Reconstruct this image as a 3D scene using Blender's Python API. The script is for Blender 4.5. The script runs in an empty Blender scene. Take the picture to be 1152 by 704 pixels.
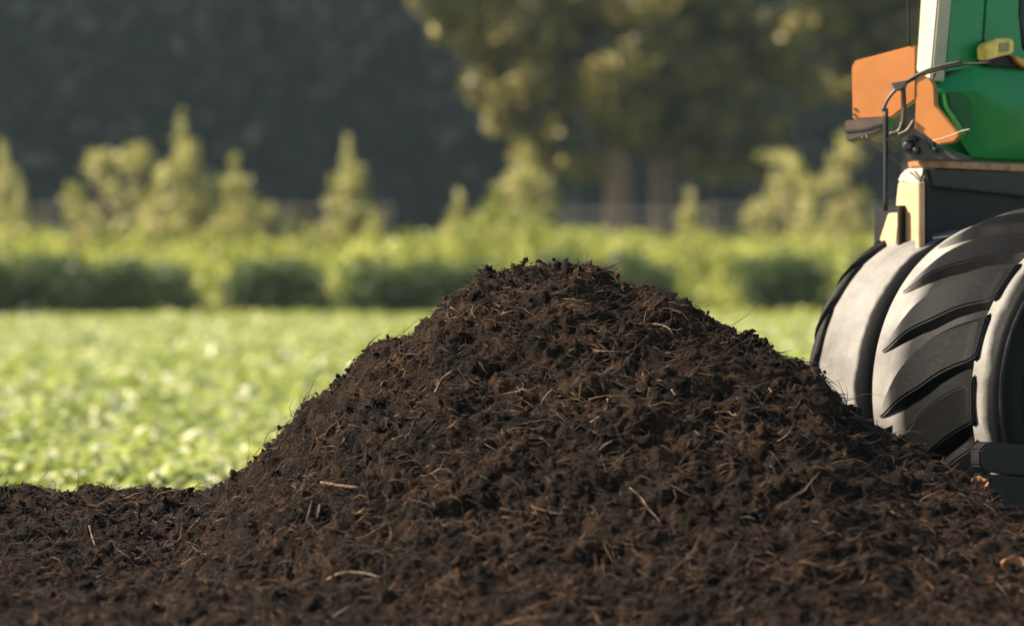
import bpy, math, random
import numpy as np
from mathutils import Vector

rng = np.random.default_rng(7)
random.seed(7)
sc = bpy.context.scene
COL = sc.collection

# ------------------------------------------------------------------ camera, world, sun, exposure
FPX = 2720.0          # focal length in photo pixels (photo is 1152 wide)
HZ = 300.0            # horizon row in the photo
CH = 1.35             # camera height
cam_d = bpy.data.cameras.new('camera')
cam = bpy.data.objects.new('camera', cam_d)
COL.objects.link(cam)
cam.location = (0, 0, CH)
cam.rotation_euler = (math.radians(90), 0, 0)
cam_d.sensor_width = 36
cam_d.lens = 85
cam_d.shift_y = -(352 - HZ) / 1152.0
cam_d.clip_start = 0.1
cam_d.clip_end = 2000
cam_d.dof.use_dof = True
cam_d.dof.focus_distance = 10.6
cam_d.dof.aperture_fstop = 1.0
sc.camera = cam

SUN_DIR = Vector((-0.80, -0.06, 0.58)).normalized()      # towards the sun
w = bpy.data.worlds.new('World')
sc.world = w
w.use_nodes = True
nt = w.node_tree
sky = nt.nodes.new('ShaderNodeTexSky')
sky.sky_type = 'NISHITA'
sky.sun_disc = False
sky.sun_elevation = math.asin(SUN_DIR.z)
sky.sun_rotation = math.atan2(SUN_DIR.x, SUN_DIR.y)
bg = nt.nodes['Background']
bg.inputs['Strength'].default_value = 0.065
nt.links.new(sky.outputs[0], bg.inputs[0])
sd = bpy.data.lights.new('sun', 'SUN')
sd.energy = 5.0
sd.angle = math.radians(0.6)
sd.color = (1.0, 0.86, 0.66)
sun = bpy.data.objects.new('sun', sd)
COL.objects.link(sun)
sun.rotation_euler = SUN_DIR.to_track_quat('Z', 'Y').to_euler()

sc.view_settings.view_transform = 'Standard'
sc.view_settings.look = 'None'
sc.view_settings.gamma = 1
sc.view_settings.exposure = 1.85
sc.render.engine = 'CYCLES'
sc.cycles.use_denoising = True
sc.cycles.max_bounces = 6
sc.cycles.diffuse_bounces = 3
sc.cycles.transmission_bounces = 4
sc.cycles.volume_bounces = 0


# ------------------------------------------------------------------ helpers
def at(px, py, Y):
    return Vector(((px - 576) / FPX * Y, Y, CH - (py - HZ) / FPX * Y))


def tag(o, label=None, cat=None, group=None, kind=None):
    if label: o['label'] = label
    if cat: o['category'] = cat
    if group: o['group'] = group
    if kind: o['kind'] = kind
    return o


def link(name, me, parent=None):
    o = bpy.data.objects.new(name, me)
    COL.objects.link(o)
    if parent is not None:
        o.parent = parent
    return o


def empty(name, loc=(0, 0, 0)):
    o = bpy.data.objects.new(name, None)
    COL.objects.link(o)
    o.location = loc
    o.empty_display_size = 0.1
    return o


def np_mesh(name, V, F, mats, smooth=True, midx=None):
    """V (n,3) ; F (m,k) all of one size, or a list of such arrays"""
    if not isinstance(F, list): F = [F]
    F = [f for f in F if len(f)]
    me = bpy.data.meshes.new(name)
    me.vertices.add(len(V))
    me.vertices.foreach_set('co', np.ascontiguousarray(V, dtype=np.float32).ravel())
    nl = sum(f.size for f in F)
    npoly = sum(len(f) for f in F)
    me.loops.add(nl)
    me.loops.foreach_set('vertex_index', np.concatenate([f.ravel() for f in F]).astype(np.int32))
    sizes = np.concatenate([np.full(len(f), f.shape[1]) for f in F])
    starts = np.concatenate([[0], np.cumsum(sizes)[:-1]])
    me.polygons.add(npoly)
    me.polygons.foreach_set('loop_start', starts.astype(np.int32))
    me.polygons.foreach_set('use_smooth', np.full(npoly, smooth))
    if midx is not None:
        me.polygons.foreach_set('material_index', midx.astype(np.int32))
    for m in (mats if isinstance(mats, list) else [mats]):
        me.materials.append(m)
    me.update(calc_edges=True)
    return me


class MB:
    """collects polygons"""
    def __init__(s): s.v = []; s.f = []; s.sm = []
    def add(s, vs, fs, sm=False):
        b = len(s.v)
        s.v += [tuple(v) for v in vs]
        s.f += [tuple(i + b for i in f) for f in fs]
        s.sm += [sm] * len(fs)
    def hexa(s, c):
        """8 corners: bottom ring 0-3, top ring 4-7"""
        s.add(c, [(3, 2, 1, 0), (4, 5, 6, 7), (0, 1, 5, 4), (1, 2, 6, 5), (2, 3, 7, 6), (3, 0, 4, 7)])
    def prism(s, pts, d, taper=1.0):
        """polygon pts (3D, planar) extruded by vector d"""
        n = len(pts)
        p = [Vector(q) for q in pts]
        c = sum(p, Vector()) / n
        q = [c + (a - c) * taper + Vector(d) for a in p]
        s.add(p + q, [tuple(range(n)), tuple(reversed(range(n, 2 * n)))] +
              [(i, i + n, (i + 1) % n + n, (i + 1) % n) for i in range(n)])
    def tube(s, pts, rad, n=8, caps=True):
        pts = [Vector(p) for p in pts]
        m = len(pts)
        rad = rad if isinstance(rad, (list, tuple)) else [rad] * m
        rings = []
        up = Vector((0.13, 0.21, 0.97))
        for i in range(m):
            t = (pts[min(i + 1, m - 1)] - pts[max(i - 1, 0)]).normalized()
            a = t.cross(up)
            if a.length < 0.05: a = t.cross(Vector((1, 0, 0)))
            a.normalize(); b = t.cross(a)
            rings.append([pts[i] + (a * math.cos(k * 2 * math.pi / n) + b * math.sin(k * 2 * math.pi / n)) * rad[i] for k in range(n)])
        vs = [v for r in rings for v in r]
        fs = [(i * n + k, i * n + (k + 1) % n, (i + 1) * n + (k + 1) % n, (i + 1) * n + k) for i in range(m - 1) for k in range(n)]
        s.add(vs, fs, True)
        if caps:
            s.add(rings[0], [tuple(range(n))]); s.add(rings[-1], [tuple(reversed(range(n)))])
    def build(s, name, mat, parent=None, bevel=0.0, seg=2):
        me = bpy.data.meshes.new(name)
        off = Vector((0, 0, 0))
        if parent is not None: off = PW.get(parent.name, Vector((0, 0, 0)))
        me.from_pydata([tuple(Vector(v) - off) for v in s.v], [], s.f)
        me.polygons.foreach_set('use_smooth', s.sm)
        me.materials.append(mat)
        me.update()
        import bmesh
        bm = bmesh.new(); bm.from_mesh(me)
        bmesh.ops.remove_doubles(bm, verts=bm.verts, dist=1e-5)
        bmesh.ops.recalc_face_normals(bm, faces=bm.faces)
        if bevel:
            ed = [e for e in bm.edges if len(e.link_faces) == 2 and e.calc_face_angle(0) > 0.5]
            try:
                bmesh.ops.bevel(bm, geom=ed, offset=bevel, segments=seg, affect='EDGES', clamp_overlap=True)
            except Exception: pass
            for f in bm.faces: f.smooth = True
        bm.to_mesh(me); bm.free()
        if bevel:
            try: me.set_sharp_from_angle(angle=math.radians(40))
            except Exception: pass
        o = link(name, me, parent)
        if parent is not None: PW[o.name] = off      # sub-parts keep the world offset
        return o
PW = {}


# numpy perlin ------------------------------------------------------
_P = rng.permutation(4096)
_G = rng.normal(size=(4096, 3)); _G /= np.linalg.norm(_G, axis=1)[:, None]


def perlin(x, y, z=None):
    if z is None: z = np.zeros_like(x) + 0.37
    xi, yi, zi = np.floor(x).astype(int), np.floor(y).astype(int), np.floor(z).astype(int)
    xf, yf, zf = x - xi, y - yi, z - zi
    u, v, t = [a * a * a * (a * (a * 6 - 15) + 10) for a in (xf, yf, zf)]
    def g(i, j, k):
        h = _P[(_P[(_P[(xi + i) & 4095] + yi + j) & 4095] + zi + k) & 4095]
        gr = _G[h]
        return gr[..., 0] * (xf - i) + gr[..., 1] * (yf - j) + gr[..., 2] * (zf - k)
    def lp(a, b, s): return a + (b - a) * s
    return lp(lp(lp(g(0, 0, 0), g(1, 0, 0), u), lp(g(0, 1, 0), g(1, 1, 0), u), v),
              lp(lp(g(0, 0, 1), g(1, 0, 1), u), lp(g(0, 1, 1), g(1, 1, 1), u), v), t)


def fbm(x, y, z=None, oct=4, gain=0.5):
    s = 0; a = 1
    for o in range(oct):
        s = s + a * perlin(x * 2 ** o + 17.3 * o, y * 2 ** o - 9.1 * o, None if z is None else z * 2 ** o + 3.3 * o)
        a *= gain
    return s


# materials ---------------------------------------------------------
def new_mat(name):
    m = bpy.data.materials.new(name)
    m.use_nodes = True
    n = m.node_tree
    return m, n, n.nodes['Principled BSDF']


def noise_mat(name, cols, scale=6.0, rough=0.6, metal=0.0, bump=0.0, bscale=40.0, coat=0.0, island=False, detail=6, spec=0.5, stops=None):
    """colour ramp over object-space noise (and optionally a random value per loose piece)"""
    m, n, p = new_mat(name)
    tc = n.nodes.new('ShaderNodeTexCoord')
    no = n.nodes.new('ShaderNodeTexNoise')
    no.inputs['Scale'].default_value = scale
    no.inputs['Detail'].default_value = detail
    no.inputs['Roughness'].default_value = 0.6
    n.links.new(tc.outputs['Object'], no.inputs['Vector'])
    ramp = n.nodes.new('ShaderNodeValToRGB')
    el = ramp.color_ramp.elements
    k = len(cols)
    for i in range(k - 2): el.new(0.5)
    for i, c in enumerate(cols):
        el[i].position = stops[i] if stops else 0.3 + 0.4 * i / max(1, k - 1)
        el[i].color = (*c, 1)
    if island:
        ge = n.nodes.new('ShaderNodeNewGeometry')
        mx = n.nodes.new('ShaderNodeMath'); mx.operation = 'MULTIPLY_ADD'
        n.links.new(ge.outputs['Random Per Island'], mx.inputs[0])
        mx.inputs[1].default_value = 0.5
        m2 = n.nodes.new('ShaderNodeMath'); m2.operation = 'MULTIPLY_ADD'
        n.links.new(no.outputs['Fac'], m2.inputs[0])
        m2.inputs[1].default_value = 0.7; m2.inputs[2].default_value = -0.1
        n.links.new(m2.outputs[0], mx.inputs[2])
        n.links.new(mx.outputs[0], ramp.inputs[0])
    else:
        n.links.new(no.outputs['Fac'], ramp.inputs[0])
    n.links.new(ramp.outputs[0], p.inputs['Base Color'])
    p.inputs['Roughness'].default_value = rough
    p.inputs['Metallic'].default_value = metal
    p.inputs['Specular IOR Level'].default_value = spec
    if coat:
        p.inputs['Coat Weight'].default_value = coat
        p.inputs['Coat Roughness'].default_value = 0.12
    if bump:
        nb = n.nodes.new('ShaderNodeTexNoise')
        nb.inputs['Scale'].default_value = bscale
        nb.inputs['Detail'].default_value = 8
        n.links.new(tc.outputs['Object'], nb.inputs['Vector'])
        b = n.nodes.new('ShaderNodeBump')
        b.inputs['Strength'].default_value = bump
        b.inputs['Distance'].default_value = 0.02
        n.links.new(nb.outputs['Fac'], b.inputs['Height'])
        n.links.new(b.outputs[0], p.inputs['Normal'])
    return m


def leaf_mat(name, cols, scale=0.8, trans=0.35, rough=0.5, spec=0.4, tint=(1.1, 1.25, 0.5)):
    m = noise_mat(name, cols, scale=scale, rough=rough, island=True, detail=3, spec=spec)
    n = m.node_tree
    p = n.nodes['Principled BSDF']
    out = n.nodes['Material Output']
    ramp = [x for x in n.nodes if x.type == 'VALTORGB'][0]
    tr = n.nodes.new('ShaderNodeBsdfTranslucent')
    mul = n.nodes.new('ShaderNodeMix'); mul.data_type = 'RGBA'; mul.blend_type = 'MULTIPLY'
    mul.inputs['Factor'].default_value = 1
    n.links.new(ramp.outputs[0], mul.inputs['A'])
    mul.inputs['B'].default_value = (*tint, 1)
    n.links.new(mul.outputs['Result'], tr.inputs['Color'])
    mix = n.nodes.new('ShaderNodeMixShader')
    mix.inputs[0].default_value = trans
    n.links.new(p.outputs[0], mix.inputs[1]); n.links.new(tr.outputs[0], mix.inputs[2])
    n.links.new(mix.outputs[0], out.inputs['Surface'])
    return m


M = {}
SOIL = [(0.0022, 0.0013, 0.0008), (0.0096, 0.0052, 0.0029), (0.035, 0.0182, 0.0096)]
M['soil'] = noise_mat('soil', SOIL, scale=9, rough=0.95, bump=0.9, bscale=120, spec=0.15)
M['clod'] = noise_mat('clod', [(0.00323, 0.00161, 0.00067), (0.01017, 0.00473, 0.00209), (0.03134, 0.01419, 0.00579)], scale=14, rough=0.95, bump=0.7, bscale=150, island=True, spec=0.15)
M['fibre'] = noise_mat('fibre', [(0.00385, 0.0023, 0.00151), (0.0132, 0.00768, 0.00475), (0.0572, 0.03293, 0.01944), (0.308, 0.20306, 0.1188)], scale=5, rough=0.8, island=True, spec=0.2, stops=[0.25, 0.48, 0.70, 0.93])
M['twig'] = noise_mat('twig', [(0.024, 0.016, 0.0104), (0.128, 0.088, 0.056), (0.256, 0.2, 0.136)], scale=25, rough=0.8, bump=0.5, bscale=200)
M['wood_chip'] = noise_mat('wood_chip', [(0.03, 0.017, 0.01), (0.10, 0.06, 0.033)], scale=25, rough=0.8, bump=0.5, bscale=200)
M['dry_leaf'] = noise_mat('dry_leaf', [(0.2, 0.08, 0.03), (0.36, 0.17, 0.07)], scale=20, rough=0.7)
M['field_ground'] = noise_mat('field_ground', [(0.0945, 0.12, 0.0325), (0.1785, 0.2, 0.0585), (0.2625, 0.28, 0.104)], scale=0.7, rough=0.9, bump=0.5, bscale=8, spec=0.2)
M['crop'] = leaf_mat('crop', [(0.147, 0.185, 0.042), (0.252, 0.285, 0.084), (0.3465, 0.36, 0.144), (0.483, 0.47, 0.324)], scale=0.7, trans=0.35, rough=0.42, spec=0.5)
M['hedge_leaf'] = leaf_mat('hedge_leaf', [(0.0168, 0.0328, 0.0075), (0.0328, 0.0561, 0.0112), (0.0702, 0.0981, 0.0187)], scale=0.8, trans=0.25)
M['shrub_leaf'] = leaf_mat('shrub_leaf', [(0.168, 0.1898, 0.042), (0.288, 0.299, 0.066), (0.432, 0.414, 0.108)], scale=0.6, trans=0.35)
M['young_leaf'] = leaf_mat('young_leaf', [(0.1748, 0.1693, 0.0569), (0.3277, 0.295, 0.1075), (0.5025, 0.437, 0.1898)], scale=0.6, trans=0.3)
M['tree_leaf'] = leaf_mat('tree_leaf', [(0.0376, 0.0366, 0.0119), (0.1254, 0.1071, 0.0277), (0.301, 0.2417, 0.0594)], scale=0.35, trans=0.25)
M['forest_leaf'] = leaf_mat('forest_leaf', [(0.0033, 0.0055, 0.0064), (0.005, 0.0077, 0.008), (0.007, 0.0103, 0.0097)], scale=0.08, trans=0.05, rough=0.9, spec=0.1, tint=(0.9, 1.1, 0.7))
M['bark'] = noise_mat('bark', [(0.0858, 0.0513, 0.0332), (0.1716, 0.1083, 0.0739)], scale=5, rough=0.9, bump=0.6, bscale=12)
M['fence_wood'] = noise_mat('fence_wood', [(0.15, 0.12, 0.10), (0.27, 0.22, 0.18)], scale=5, rough=0.9)
M['hill'] = noise_mat('hill', [(0.0049, 0.0073, 0.0059), (0.0093, 0.0118, 0.0083)], scale=0.05, rough=1, spec=0.05)

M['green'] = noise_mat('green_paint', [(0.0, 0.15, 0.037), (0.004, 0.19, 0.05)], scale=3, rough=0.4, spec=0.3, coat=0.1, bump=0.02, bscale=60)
M['green_lit'] = noise_mat('lit_green_paint', [(0.054, 0.273, 0.075), (0.072, 0.336, 0.0975)], scale=3, rough=0.5, spec=0.2)  # paler copy of the green, sunlight on the corner put into its colour
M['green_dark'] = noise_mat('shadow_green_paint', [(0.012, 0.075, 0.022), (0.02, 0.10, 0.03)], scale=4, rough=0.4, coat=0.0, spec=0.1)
M['orange'] = noise_mat('orange_paint', [(0.2952, 0.0943, 0.0115), (0.3608, 0.123, 0.018)], scale=6, rough=0.4, coat=0.3, bump=0.03, bscale=80)
M['cream'] = noise_mat('cream_paint', [(0.357, 0.2125, 0.102), (0.459, 0.306, 0.17)], scale=7, rough=0.5, coat=0.15)
M['white'] = noise_mat('white_paint', [(0.2722, 0.2462, 0.1879), (0.337, 0.3175, 0.2592)], scale=7, rough=0.5, coat=0.2)
M['black'] = noise_mat('black_paint', [(0.0032, 0.0034, 0.004), (0.0064, 0.0066, 0.0076)], scale=6, spec=0.2, rough=0.5, bump=0.03, bscale=60)
M['grey_metal'] = noise_mat('dark_grey_metal', [(0.005, 0.0053, 0.0062), (0.0095, 0.0098, 0.0112)], scale=6, rough=0.45, spec=0.3, bump=0.03)
M['plastic'] = noise_mat('black_plastic', [(0.0096, 0.008, 0.0072), (0.028, 0.0224, 0.0192)], scale=14, rough=0.45, bump=0.05)
M['brown_plastic'] = noise_mat('brown_plastic', [(0.03, 0.018, 0.014), (0.07, 0.045, 0.035)], scale=12, rough=0.5, bump=0.06)
M['copper'] = noise_mat('rusty_trim', [(0.10, 0.04, 0.02), (0.30, 0.13, 0.055), (0.42, 0.21, 0.10)], scale=16, rough=0.5, bump=0.15)
M['glass'] = noise_mat('dark_glass', [(0.003, 0.004, 0.006), (0.005, 0.006, 0.009)], scale=3, rough=0.25, spec=0.2)
M['lens'] = noise_mat('amber_lens', [(0.50, 0.34, 0.05), (0.75, 0.56, 0.14)], scale=18, rough=0.3, spec=0.3)
M['lens_dark'] = noise_mat('lamp_reflector', [(0.16, 0.12, 0.03), (0.25, 0.19, 0.06)], scale=18, rough=0.3)
M['amber'] = noise_mat('amber_plastic', [(0.40, 0.16, 0.02), (0.55, 0.25, 0.03)], scale=18, rough=0.35)
M['rubber'] = noise_mat('black_rubber', [(0.0031, 0.0033, 0.0037), (0.0063, 0.0063, 0.0068), (0.0126, 0.0121, 0.0115)], scale=7, rough=0.6, bump=0.2, bscale=35, spec=0.17)
M['dusty'] = noise_mat('dusty_rubber', [(0.09, 0.084, 0.081), (0.138, 0.129, 0.123), (0.18, 0.171, 0.162)], scale=5, rough=0.62, bump=0.15, bscale=30)
M['rim'] = noise_mat('rim_metal', [(0.15, 0.144, 0.138), (0.252, 0.24, 0.228)], scale=8, rough=0.4, metal=0.3)


def dirt(m, col=(0.10, 0.075, 0.05), amount=0.5, scale=9, lo=0.56, hi=0.74):
    n = m.node_tree; p = n.nodes['Principled BSDF']
    src = p.inputs['Base Color'].links[0].from_socket
    tc = [x for x in n.nodes if x.type == 'TEX_COORD'][0]
    no = n.nodes.new('ShaderNodeTexNoise'); no.inputs['Scale'].default_value = scale; no.inputs['Detail'].default_value = 10; no.inputs['Roughness'].default_value = 0.72
    n.links.new(tc.outputs['Object'], no.inputs['Vector'])
    mr = n.nodes.new('ShaderNodeMapRange'); mr.inputs['From Min'].default_value = lo; mr.inputs['From Max'].default_value = hi; mr.inputs['To Max'].default_value = amount
    n.links.new(no.outputs['Fac'], mr.inputs['Value'])
    mx = n.nodes.new('ShaderNodeMix'); mx.data_type = 'RGBA'; mx.inputs['B'].default_value = (*col, 1)
    n.links.new(mr.outputs[0], mx.inputs['Factor']); n.links.new(src, mx.inputs['A']); n.links.new(mx.outputs['Result'], p.inputs['Base Color'])
for k_ in ('green', 'green_dark', 'green_lit'): dirt(M[k_], (0.07, 0.085, 0.04), 0.55)
for k_ in ('orange', 'cream', 'white'): dirt(M[k_], (0.16, 0.09, 0.04), 0.6, 11)
for k_, a_ in (('soil', .6), ('clod', .5), ('fibre', .4)): dirt(M[k_], (0.0016, 0.0011, 0.0008), a_, 2.2, .47, .62)
dirt(M['black'], (0.045, 0.038, 0.03), 0.5); dirt(M['rubber'], (0.07, 0.062, 0.052), 0.28, 7, 0.5, 0.75)


# ------------------------------------------------------------------ terrain
def ground_z(y):
    y = np.asarray(y, dtype=float)
    return np.interp(y, [-60, 12.9, 14.6, 26, 58, 68, 72, 92, 150, 260, 420, 600], [0, 0, -0.45, -0.36, -0.03, 0, 0.15, 2.1, 2.2, 12, 60, 95])


def make_sheet(name, x0, x1, ys, nx, mat, zoff=0.0, rough=0.0):
    xs = np.linspace(x0, x1, nx)
    X, Y = np.meshgrid(xs, ys)
    Z = ground_z(Y) + zoff
    if rough: Z = Z + rough * fbm(X * 0.35, Y * 0.35) * np.clip((Y - 16) / 20, 0, 1)
    V = np.stack([X, Y, Z], -1).reshape(-1, 3)
    ny = len(ys)
    i = np.arange((ny - 1) * nx).reshape(ny - 1, nx)[:, :-1].ravel()
    F = np.stack([i, i + 1, i + nx + 1, i + nx], 1)
    return np_mesh(name, V, F, mat)


o = link('field', make_sheet('field', -70, 70, np.concatenate([np.linspace(-20, 60, 260), np.linspace(62, 150, 90)]), 120, M['field_ground'], rough=0.05))
tag(o, 'green crop field reaching to the hedges', None, None, 'structure')
o = link('hill', make_sheet('hill', -420, 420, np.linspace(149.5, 600, 40), 40, M['hill'], zoff=0.004))
tag(o, 'dark wooded hillside behind everything', None, None, 'structure')

# ------------------------------------------------------------------ soil: one surface, split into heap and bed
SIL = np.array([(-260, 572), (0, 572), (60, 578), (150, 574), (205, 581), (228, 583), (270, 549), (305, 515), (345, 474), (395, 436), (435, 395), (470, 381),
                (490, 365), (500, 348), (522, 331), (548, 320), (580, 308), (605, 299), (632, 293), (665, 306), (702, 322), (742, 338),
                (790, 365), (850, 393), (898, 419), (925, 447), (975, 486), (1010, 508), (1060, 536), (1095, 552), (1152, 612), (1220, 655), (1350, 690)], float)
RY = np.interp(np.arange(-300, 1400), [-300, 225, 420, 640, 860, 1000, 1150, 1400], [11.2, 11.0, 10.9, 10.8, 10.65, 10.45, 10.2, 10.0])
_px = np.arange(-300, 1400)
_py = np.interp(_px, SIL[:, 0], SIL[:, 1])
_rx = (_px - 576) / FPX * RY
_rz = CH - (_py - HZ) / FPX * RY
HPK = 1.40; KS = 0.74


def heap_h(X, Y):
    S = np.interp(X, _rx, _rz); R = np.interp(X, _rx, RY)
    S = np.where(X < -1.30, S - (-1.30 - X) * 0.45, S)
    # horizontal offset for each height
    r = (HPK - S) / KS
    d = Y - R
    dd = np.where(d < 0, -d * 0.93, d * 1.05)
    q = np.sqrt(np.maximum(r, 0.02) ** 2 + dd ** 2)
    z = HPK - KS * q
    # toe flattens out
    z = np.where(z < 0.35, 0.35 - (0.35 - z) * 0.72, z)
    return z


def bed_h(X, Y):
    S = np.interp(X, _rx[:540], _rz[:540])
    k = np.clip((-1.2 - X) / 0.35, 0, 1)
    k = k * k * (3 - 2 * k)
    ridge = 0.13 * (1 - k) + S * k
    z = ridge * np.exp(-np.abs((Y - 11.0) / 1.35) ** 2.2)
    z = np.maximum(z, 0.05 * np.clip((12.1 - Y) / 0.6, -1, 1)) + 0.02
    return z - np.clip((Y - 12.1), 0, 1) * 0.2


DX = 0.0078
gx = np.arange(-3.2, 3.6, DX); gy = np.arange(8.0, 12.7, DX)
X, Y = np.meshgrid(gx, gy)
H1, H2 = heap_h(X, Y), bed_h(X, Y)
Z = np.maximum(H1, H2)
soft = 0.10
mxd = np.abs(H1 - H2)
Z = Z + np.where(mxd < soft, (soft - mxd) ** 2 / (4 * soft), 0)
isheap = H1 > H2 - 0.005
nz = 0.035 * fbm(X * 2.1, Y * 2.1, Z * 2.1, 3) + 0.075 * fbm(X * 5, Y * 7, Z * 7, 3)
wx = 1.5 * perlin(X * 1.7, Y * 1.7 + 30, Z * 1.7); wy = 1.5 * perlin(X * 1.7 + 60, Y * 1.7, Z * 1.7)
big = np.abs(fbm(X * 6.5 + wx * 2, Y * 16 + wy, Z * 16 + wy * 2, 3))
nz += 0.10 * (0.33 - big)
nz += 0.020 * fbm(X * 22 + wx, Y * 36, Z * 36 + wy, 3, 0.6)
nz += 0.014 * fbm(X * 60, Y * 60, Z * 60, 2)
pits = np.clip(perlin(X * 8 + 40, Y * 8, Z * 8) - 0.18, 0, 1)
bankm = np.clip((-1.15 - X) / 0.2, 0, 1) * np.clip((Y - 9.6) / .8, 0, 1)
nz += bankm * (0.055 * np.abs(fbm(X * 4.2, Y * 4.2, Z * 4 + 9, 3)) + 0.05 * perlin(X * 9, Y * 9 + 77, Z * 9))
nz -= 0.10 * pits
GX = np.gradient(Z, DX, axis=1); GY = np.gradient(Z, DX, axis=0)
nn = np.sqrt(GX ** 2 + GY ** 2 + 1)
wob = 0.014
VX = X - GX / nn * nz + wob * perlin(X * 28, Y * 28 + 50, Z * 28)
VY = Y - GY / nn * nz + wob * perlin(X * 28 + 90, Y * 28, Z * 28)
VZ = Z + nz / nn
V = np.stack([VX, VY, VZ], -1).reshape(-1, 3)
ny, nx = X.shape
i = np.arange((ny - 1) * nx).reshape(ny - 1, nx)[:, :-1]
F = np.stack([i, i + 1, i + nx + 1, i + nx], -1)
mask = isheap[:-1, :-1]


def sub(V, F):
    u, inv = np.unique(F, return_inverse=True)
    return V[u], inv.reshape(F.shape)


vh, fh = sub(V, F[mask]); vb, fb = sub(V, F[~mask])
heap = link('compost_heap', np_mesh('compost_heap', vh, fh, M['soil']))
tag(heap, 'large dark brown heap of fibrous compost soil piled in front of the tractor wheels', 'compost heap')
bed = link('soil', np_mesh('soil', vb, fb, M['soil']))
tag(bed, 'low bank and bed of loose brown soil around the heap', None, None, 'structure')


def surf(x, y):
    """displaced surface height and normal by lookup"""
    ix = np.clip(((x - gx[0]) / DX).round().astype(int), 0, nx - 1); iy = np.clip(((y - gy[0]) / DX).round().astype(int), 0, ny - 1)
    N = np.stack([-GX[iy, ix] / nn[iy, ix], -GY[iy, ix] / nn[iy, ix], 1 / nn[iy, ix]], -1)
    P = np.stack([VX[iy, ix], VY[iy, ix], VZ[iy, ix]], -1)
    return P, N, isheap[iy, ix]


# icosphere template
import bmesh
def ico(sub_):
    bm = bmesh.new(); bmesh.ops.create_icosphere(bm, subdivisions=sub_, radius=1)
    v = np.array([t.co[:] for t in bm.verts]); f = np.array([[q.index for q in t.verts] for t in bm.faces]); bm.free()
    return v, f


def rand_rot(n):
    q = rng.normal(size=(n, 4)); q /= np.linalg.norm(q, axis=1)[:, None]
    a, b, c, d = q.T
    return np.stack([np.stack([1 - 2 * (c * c + d * d), 2 * (b * c - a * d), 2 * (b * d + a * c)], -1),
                     np.stack([2 * (b * c + a * d), 1 - 2 * (b * b + d * d), 2 * (c * d - a * b)], -1),
                     np.stack([2 * (b * d - a * c), 2 * (c * d + a * b), 1 - 2 * (b * b + c * c)], -1)], 1)


def lumps(P, size, subd=2, amp=0.75):
    tv, tf = ico(subd)
    n = len(P)
    seed = rng.uniform(0, 400, size=(n, 1, 3))
    q = tv[None] * 1.3 + seed
    d = 1 + amp * fbm(q[..., 0], q[..., 1], q[..., 2], 2) * 2
    s = rng.uniform(0.35, 1.3, size=(n, 1, 3))
    v = tv[None] * d[..., None] * s
    v = np.einsum('nij,nkj->nki', rand_rot(n), v) * size[:, None, None] + P[:, None, :]
    f = tf[None] + (np.arange(n) * len(tv))[:, None, None]
    return v.reshape(-1, 3), f.reshape(-1, 3)


def pick(n, front=True):
    x = rng.uniform(-2.6, 3.3, n); y = rng.uniform(8.3, 11.9, n)
    P, N, h = surf(x, y)
    px = 576 + P[:, 0] / P[:, 1] * FPX
    # keep what faces the camera or stands near the ridge
    view = -(P - np.array([0, 0, CH])); view /= np.linalg.norm(view, axis=1)[:, None]
    f = (N * view).sum(1)
    keep = (f > -0.25) & (px > -60) & (px < 1215)
    keep &= rng.random(n) < np.clip(f * 1.6 + 0.5, 0.2, 1)
    return P[keep], N[keep], h[keep]


def clods(n, s0, s1, subd):
    P, N, h = pick(n)
    size = s0 + (s1 - s0) * rng.random(len(P)) ** 3
    # clumpy distribution
    c = perlin(P[:, 0] * 5, P[:, 1] * 5, P[:, 2] * 5)
    k = rng.random(len(P)) < np.clip(0.55 + 1.6 * c, 0.1, 1)
    P, N, h, size = P[k], N[k], h[k], size[k]
    P = P + N * (size * 0.25)[:, None]
    out = []
    for sel in (h, ~h):
        out.append(lumps(P[sel], size[sel], subd))
    return out


A_ = clods(1500, 0.010, 0.030, 2)
B_ = clods(16000, 0.003, 0.010, 1)
for k, (nm, par, lab) in enumerate((('clods', heap, None), ('clods', bed, None))):
    v1, f1 = A_[k]; v2, f2 = B_[k]
    me = np_mesh(nm, np.concatenate([v1, v2]), np.concatenate([f1, f2 + len(v1)]), M['clod'])
    o = link(nm, me, par); tag(o, kind='stuff')


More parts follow.
